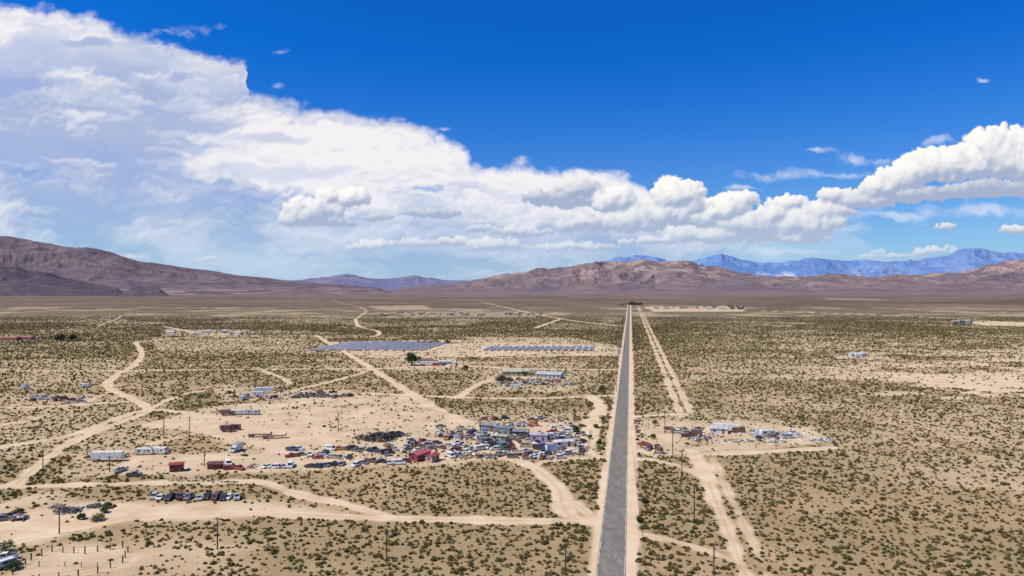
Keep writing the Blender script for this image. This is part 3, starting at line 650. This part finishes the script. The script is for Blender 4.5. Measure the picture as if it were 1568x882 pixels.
tree(713,568,5,3,600,seed=5);tree(768,586,6,4,600,seed=6);tree(883,664,4,2.5,500,seed=7,ls=.3);tree(922,600,4,3,500,seed=8,ls=.3)
for i,(px,py,h,r) in enumerate([(160,785,1.8,1.5),(150,797,2,2.2),(125,795,1.6,1.6),(8,845,3,2.4),(165,778,1.8,1.6),(20,872,2,2),(30,786,1.6,1.6),(1003,652,3,2),(1000,672,2.5,1.6),(905,560,4,3),(922,645,3,2.5),(290,610,3,4),(310,609,3,4),(912,655,2,1.6),(903,672,2,1.6),(918,680,1.8,1.5),(986,770,1.6,1.3),(980,800,1.6,1.2)]):
    tree(px,py,h,r,420,'large_shrub',.22,seed=20+i)
def treeline(px0,px1,py,n,h,name='distant_tree_row'):
    mb=MB();rr=random.Random(px0)
    for i in range(n):
        px=rr.uniform(px0,px1);x,y=G(px,py+rr.uniform(-.6,.6));hh=h*rr.uniform(.5,1.2);mb.cyl((x,y,0),(x,y,hh*.5),.4,.2,bark,5)
        for k in range(46):
            p=Vector((x+rr.gauss(0,hh*.28),y+rr.gauss(0,hh*.28),abs(rr.gauss(hh*.55,hh*.22))));s=hh*.13
            M=Matrix.Translation(p)@Matrix.Rotation(rr.uniform(0,6.28),4,'Z')@Matrix.Rotation(rr.uniform(-1.3,1.3),4,'X');mb.add([(-s,-s*.5,0),(s*.8,-s*.6,0),(s,s*.5,0),(-s*.5,s*.7,0)],[(0,1,2,3)],tl,M)
    place(name,mb.mesh(name),0,0)
treeline(942,958,468,10,8);treeline(958,982,467,26,12);treeline(1000,1140,472.5,30,9);treeline(582,830,483,40,6);treeline(1120,1140,474,8,12);treeline(260,385,513,9,5);treeline(1458,1490,496,7,7);treeline(640,690,525,16,4);treeline(760,880,576,12,4)
# ---------------------------------------------------------------- clouds: a curved layer 110 km out, from horizon upward
ST=1.35;gx=np.arange(-330,1900,ST);gy=np.arange(-280,452,ST);PX,PY=np.meshgrid(gx,gy)
WX=(fbm(PX/14,PY/14,5,101,.6)-.5)*17+(fbm(PX/50,PY/50,3,131)-.5)*26;WY=(fbm(PX/14,PY/14,5,111,.6)-.5)*15+(fbm(PX/50,PY/50,3,141)-.5)*20
HT=np.full(PX.shape,-30.0);VR=np.zeros(PX.shape);GR=np.zeros(PX.shape)
blobs=[(478,326,50,22,.1),(540,306,28,18,0),(445,336,26,12,.3),(505,304,26,16,0),(500,342,50,9,.6),(662,327,46,10,.75),(575,377,46,8,.2),(640,374,36,7,.3),(760,376,50,14,.3),(700,370,36,8,.3),(580,334,24,6,.7),
 (850,307,58,11,.85),(884,290,34,16,.35),(832,303,38,11,.7),(880,312,40,8,.9),(905,345,60,15,.35),(940,312,36,24,0),(970,342,56,20,.25),(915,296,16,9,.2),(1035,302,40,28,0),(1052,290,26,16,0),(1010,330,60,20,.25),(1050,340,34,9,.75),(1066,318,22,16,.35),(1085,338,30,16,.3),(1112,324,34,26,0),(1155,348,60,24,.25),(1105,364,90,13,.4),(1135,310,26,15,0),(1235,346,66,22,.25),(1275,301,26,12,.15),(1205,314,38,15,.1),(1250,326,40,17,.15),(1190,332,36,18,.1),(1210,366,74,10,.4),(1290,326,30,10,.4),
 (1325,308,56,13,.5),(1310,296,24,10,.2),(1350,288,40,20,.15),(1385,270,44,25,0),(1400,300,70,14,.75),(1430,258,48,29,0),(1480,254,54,33,0),(1470,296,90,14,.9),(1525,236,50,36,0),(1548,212,38,20,0),(1560,248,64,36,.15),(1550,292,90,17,.95),(1640,230,90,55,0),(1650,294,90,18,.9),(1450,350,20,6,.3),(1552,353,28,8,.3),(1438,385,42,7,.2),(1345,384,12,4,.2),(1370,392,60,5,.3),(880,378,80,7,.3),(1000,370,60,7,.3),(320,398,24,4,.3),(205,394,28,4,.3),(800,354,50,9,.4),(740,348,26,7,.5)]
cr=random.Random(5)
def puff(cx,cy,r,z0,vr,g):
    m=r+32;i0=max(0,int((cx-m-gx[0])/ST));i1=min(len(gx),int((cx+m-gx[0])/ST)+2);j0=max(0,int((cy-m-gy[0])/ST));j1=min(len(gy),int((cy+m-gy[0])/ST)+2)
    if i0>=i1 or j0>=j1: return
    k=min(1,r/14+.25)
    X=PX[j0:j1,i0:i1]+WX[j0:j1,i0:i1]*k-cx;Y=PY[j0:j1,i0:i1]+WY[j0:j1,i0:i1]*k-cy
    q=1-(X*X+Y*Y)/(r*r);h=np.where(q>0,z0+r*np.sqrt(np.maximum(q,0)),np.minimum(q*6,0));S=HT[j0:j1,i0:i1];mk=h>S
    S[mk]=h[mk];VR[j0:j1,i0:i1][mk]=vr;GR[j0:j1,i0:i1][mk]=g
for bx,by,rx,ry,g in blobs:
    n=int(18+rx*1.1)
    for i in range(n):
        a=cr.uniform(0,6.283);e=math.sqrt(cr.random())*.92;ex=e*math.cos(a);ey=e*math.sin(a)
        if ey>0: ey*=.55
        r=ry*cr.uniform(.22,.5)*(1.15-.55*e)+1.2
        cx,cy=bx+ex*rx,by+ey*ry
        z0=(1-e)*ry*.6
        puff(cx,cy,r,z0,-ey,g)
        for q in range(3):
            b2=cr.uniform(2.6,6.6);puff(cx+math.cos(b2)*r*.75,cy+math.sin(b2)*r*.7,r*cr.uniform(.25,.5),z0+r*.45,-ey+.15,g)
def blur(a,n):
    for _ in range(n):
        a=(a+np.roll(a,1,0)+np.roll(a,-1,0))/3;a=(a+np.roll(a,1,1)+np.roll(a,-1,1))/3
    return a
fn=fbm(PX/9,PY/9,5,151,.6);HC=np.maximum(HT,0)
Hs=blur(HC,1)*.65+blur(HC,8)*1.0+(fn-.5)*3.5
gyy,gxx=np.gradient(Hs,ST);nn_=np.sqrt(1.0+gxx**2+gyy**2)
ndl=(gxx*.50+gyy*.70+.50)/nn_
VRs=blur(VR,5);GRs=blur(GR,6)
lit=np.clip(.28+.60*ndl+.38*VRs-GRs*.75,0,1)
lit=lit*.7+blur(lit,3)*.3
ca=smst(HT+(fn-.5)*10,-4,5.5)
far=np.clip((PY-300)/110,0,1)*.36
sh_c=np.array([.38,.45,.62]);li_c=np.array([1.0,.975,.94])
CU=sh_c+(li_c-sh_c)*lit[...,None];hzc=np.array([.56,.69,.87]);CU=CU*(1-far[...,None])+hzc*far[...,None]
ca=ca*(1-.45*np.clip((PY-355)/60,0,1))
# anvil sheet
tp=np.array([(-340,-40),(0,4),(60,12),(130,28),(170,44),(215,46),(262,70),(330,86),(374,94),(384,108),(366,124),(352,140),(372,150),(430,157),(520,174),(600,184),(650,198),(690,217),(712,232),(722,250),(760,254),(850,256),(940,266),(980,280),(1000,300),(1060,318),(1180,330),(1290,345),(1340,385),(1430,420),(1900,430)],float)
wx=(fbm(PX/46,PY/40,5,201,.55)-.5)*44;wy=(fbm(PX/38,PY/30,6,211,.58)-.5)*34
top=np.interp((PX+wx),tp[:,0],tp[:,1]);ds=PY+wy-top
bil=ridged(PX/34+wx/60,PY/22+wy/60,5,221);ds=ds+(0.5-bil)*13
sa=smst(ds,-7,13)
def rot(a,sx,sy,wk,s,o=6,g=.58): return fbm((PX+PY*a+wx*wk)/sx,(PY-PX*a*.5+wy*wk)/sy,o,s,g)
str1=rot(.3,170,34,1,231);str2=rot(.35,280,80,1.5,241,6,.54);fine=rot(.3,40,16,1,251,6,.6)
def el(cx,cy,rx,ry): return 1-np.sqrt(((PX+wx*.8-cx)/rx)**2+((PY+wy*.6-cy)/ry)**2)
R_=blur(fine*7+str2*85+str1*18+bil*2,2);ry_,rx_=np.gradient(R_,ST);rel=np.clip((rx_*.5+ry_*.8)*.34,-.4,.4)
w=np.clip(.50+(str2-.5)*2.6+(str1-.5)*1.2+rel,0,1)
w=w+.30*np.clip(1-ds/60,0,1)
for cx,cy,rx,ry,a in[(60,70,200,70,.4),(700,300,300,60,.35),(300,120,110,40,.3),(560,220,160,40,.25),(130,190,220,50,-.4),(60,250,240,60,-.3),(330,190,100,16,-.5),(420,214,80,12,-.6),(240,230,150,28,-.4),(200,300,280,50,-.35),(520,230,30,6,-.5),(140,68,55,11,-.6),(200,140,90,14,-.3),(270,122,26,10,-.5),(850,275,140,18,.5),(600,310,120,24,.1),(800,350,240,24,-.25),(40,130,110,16,-.3)]:
    w=w+a*smst(el(cx,cy,rx,ry)+(fine-.5)*.5,0,.7)
w=np.clip(w,0,1)
lowf=smst(PY,250,410)*np.clip(1-(PX-350)/700,0.35,1)
c0=np.array([.43,.51,.73])[None,None]*(1-lowf[...,None])+np.array([.38,.51,.74])*lowf[...,None];c1=np.array([.92,.895,.91])[None,None]*(1-lowf[...,None])+np.array([.62,.71,.86])*lowf[...,None]
SH=c0+(c1-c0)*w[...,None]
hole=smst(el(640,287,50,8)+(fine-.5)*2.2,.1,.8);hole2=smst(el(75,270,60,14)+(fine-.5)*1.6,.1,.8)*.4;hole3=smst(el(430,262,160,12)+(str1-.5)*3,.2,1)*.25
thin=np.clip(.80+(str2-.42)*1.2+.3*np.clip(1-ds/120,0,1),.68,1)
sa=sa*(1-.7*hole)*(1-hole2)*(1-hole3)*np.clip(thin+.12*(1-smst(PY,180,320)),0,.98)
sa=sa*(1-.45*smst(PY,330,432))*(1-.75*smst(PX,1000,1250))
# wisps
wi=np.zeros(PX.shape)
for cx,cy,rx,ry in[(305,46,90,16),(430,80,22,7),(1262,266,130,10),(1340,243,80,14),(1440,217,36,12),(1130,290,34,5),(1510,123,10,5),(1240,232,40,5),(680,200,26,5),(430,135,16,6),(1340,330,120,14),(1420,255,40,12),(1300,350,70,12),(1480,322,130,16),(1230,385,120,8)]:
    wi=np.maximum(wi,smst(el(cx,cy,rx,ry)*.9+(str1-.5)*1.4+(fine-.5)*1.6,.05,1.0))
wi*=.62;WC=np.array([.74,.80,.92])
def over(c,a,c2,a2):
    ao=a2+a*(1-a2);return (c2*a2[...,None]+c*(a*(1-a2))[...,None])/np.maximum(ao,1e-4)[...,None],ao
Cc,A=over(SH,sa,np.broadcast_to(WC,SH.shape),wi);Cc,A=over(Cc,A,CU,ca)
A=A*smst(PX,-330,-150)*smst(PX,1900,1750)*smst(PY,-280,-100)
U=(PX-784)/F;Vv=(441-PY)/F;hy=110000/np.sqrt(1+U*U)
V=np.stack([(U*hy).ravel(),hy.ravel(),(H+Vv*hy).ravel()],1)
sm=bpy.data.materials.new('cloud_layer');sm.use_nodes=True;nt=sm.node_tree;nt.nodes.clear()
at=nt.nodes.new('ShaderNodeAttribute');at.attribute_name='cloud';em=nt.nodes.new('ShaderNodeEmission');tr=nt.nodes.new('ShaderNodeBsdfTransparent');mx_=nt.nodes.new('ShaderNodeMixShader');ou=nt.nodes.new('ShaderNodeOutputMaterial')
nt.links.new(at.outputs['Color'],em.inputs[0]);nt.links.new(at.outputs['Alpha'],mx_.inputs[0]);nt.links.new(tr.outputs[0],mx_.inputs[1]);nt.links.new(em.outputs[0],mx_.inputs[2]);nt.links.new(mx_.outputs[0],ou.inputs[0])
try: sm.cycles.emission_sampling='NONE'
except Exception as ex: print(ex)
me=npmesh('sky',V,gridfaces(len(gy),len(gx)),[sm],False)
a=me.attributes.new('cloud','FLOAT_COLOR','POINT');a.data.foreach_set('color',np.concatenate([Cc,A[...,None]],-1).astype(np.float32).ravel())
place('sky',me,0,0)
# ---------------------------------------------------------------- world
SE=math.radians(56);sd=Vector((-0.70,-0.30));sd.normalize()
W=bpy.data.worlds.new('World');SC.world=W;W.use_nodes=True;nt=W.node_tree;N=nt.nodes
bg=N['Background'];bg.inputs[1].default_value=0.1
sky=N.new('ShaderNodeTexSky');sky.sky_type='NISHITA';sky.sun_disc=False;sky.sun_elevation=SE;sky.sun_rotation=math.atan2(sd.x,sd.y)
sky.altitude=900;sky.air_density=1.0;sky.dust_density=0.6;sky.ozone_density=2.5
tc=N.new('ShaderNodeTexCoord');dx,dy,dz=sep(nt,tc.outputs['Generated'])
up=dz.sstep(0.0,0.34)
s1=mixc(nt,1.0,sky.outputs[0],mixc(nt,up,(0.52,0.80,1.12),(0.03,0.60,1.48)),'MULTIPLY')
hz=mixc(nt,dz.sstep(0.11,0.0)*0.5,s1,(3.6,5.8,8.6))
setin(nt,bg.inputs[0],hz)
# ---------------------------------------------------------------- sun & camera
L=bpy.data.lights.new('sun','SUN');L.energy=4.9;L.angle=math.radians(.53);L.color=(1,.94,.84)
lo=bpy.data.objects.new('sun',L);COL.objects.link(lo)
dv=Vector((sd.x*math.cos(SE),sd.y*math.cos(SE),math.sin(SE)));lo.rotation_euler=dv.to_track_quat('Z','Y').to_euler()
cam=bpy.data.cameras.new('camera');cam.lens=24.0;cam.sensor_width=36;cam.clip_end=400000;cam.clip_start=1
co=bpy.data.objects.new('camera',cam);co.location=(0,0,H);co.rotation_euler=(math.radians(90),0,0);COL.objects.link(co);SC.camera=co
SC.view_settings.view_transform='Standard';SC.view_settings.look='None';SC.view_settings.exposure=0
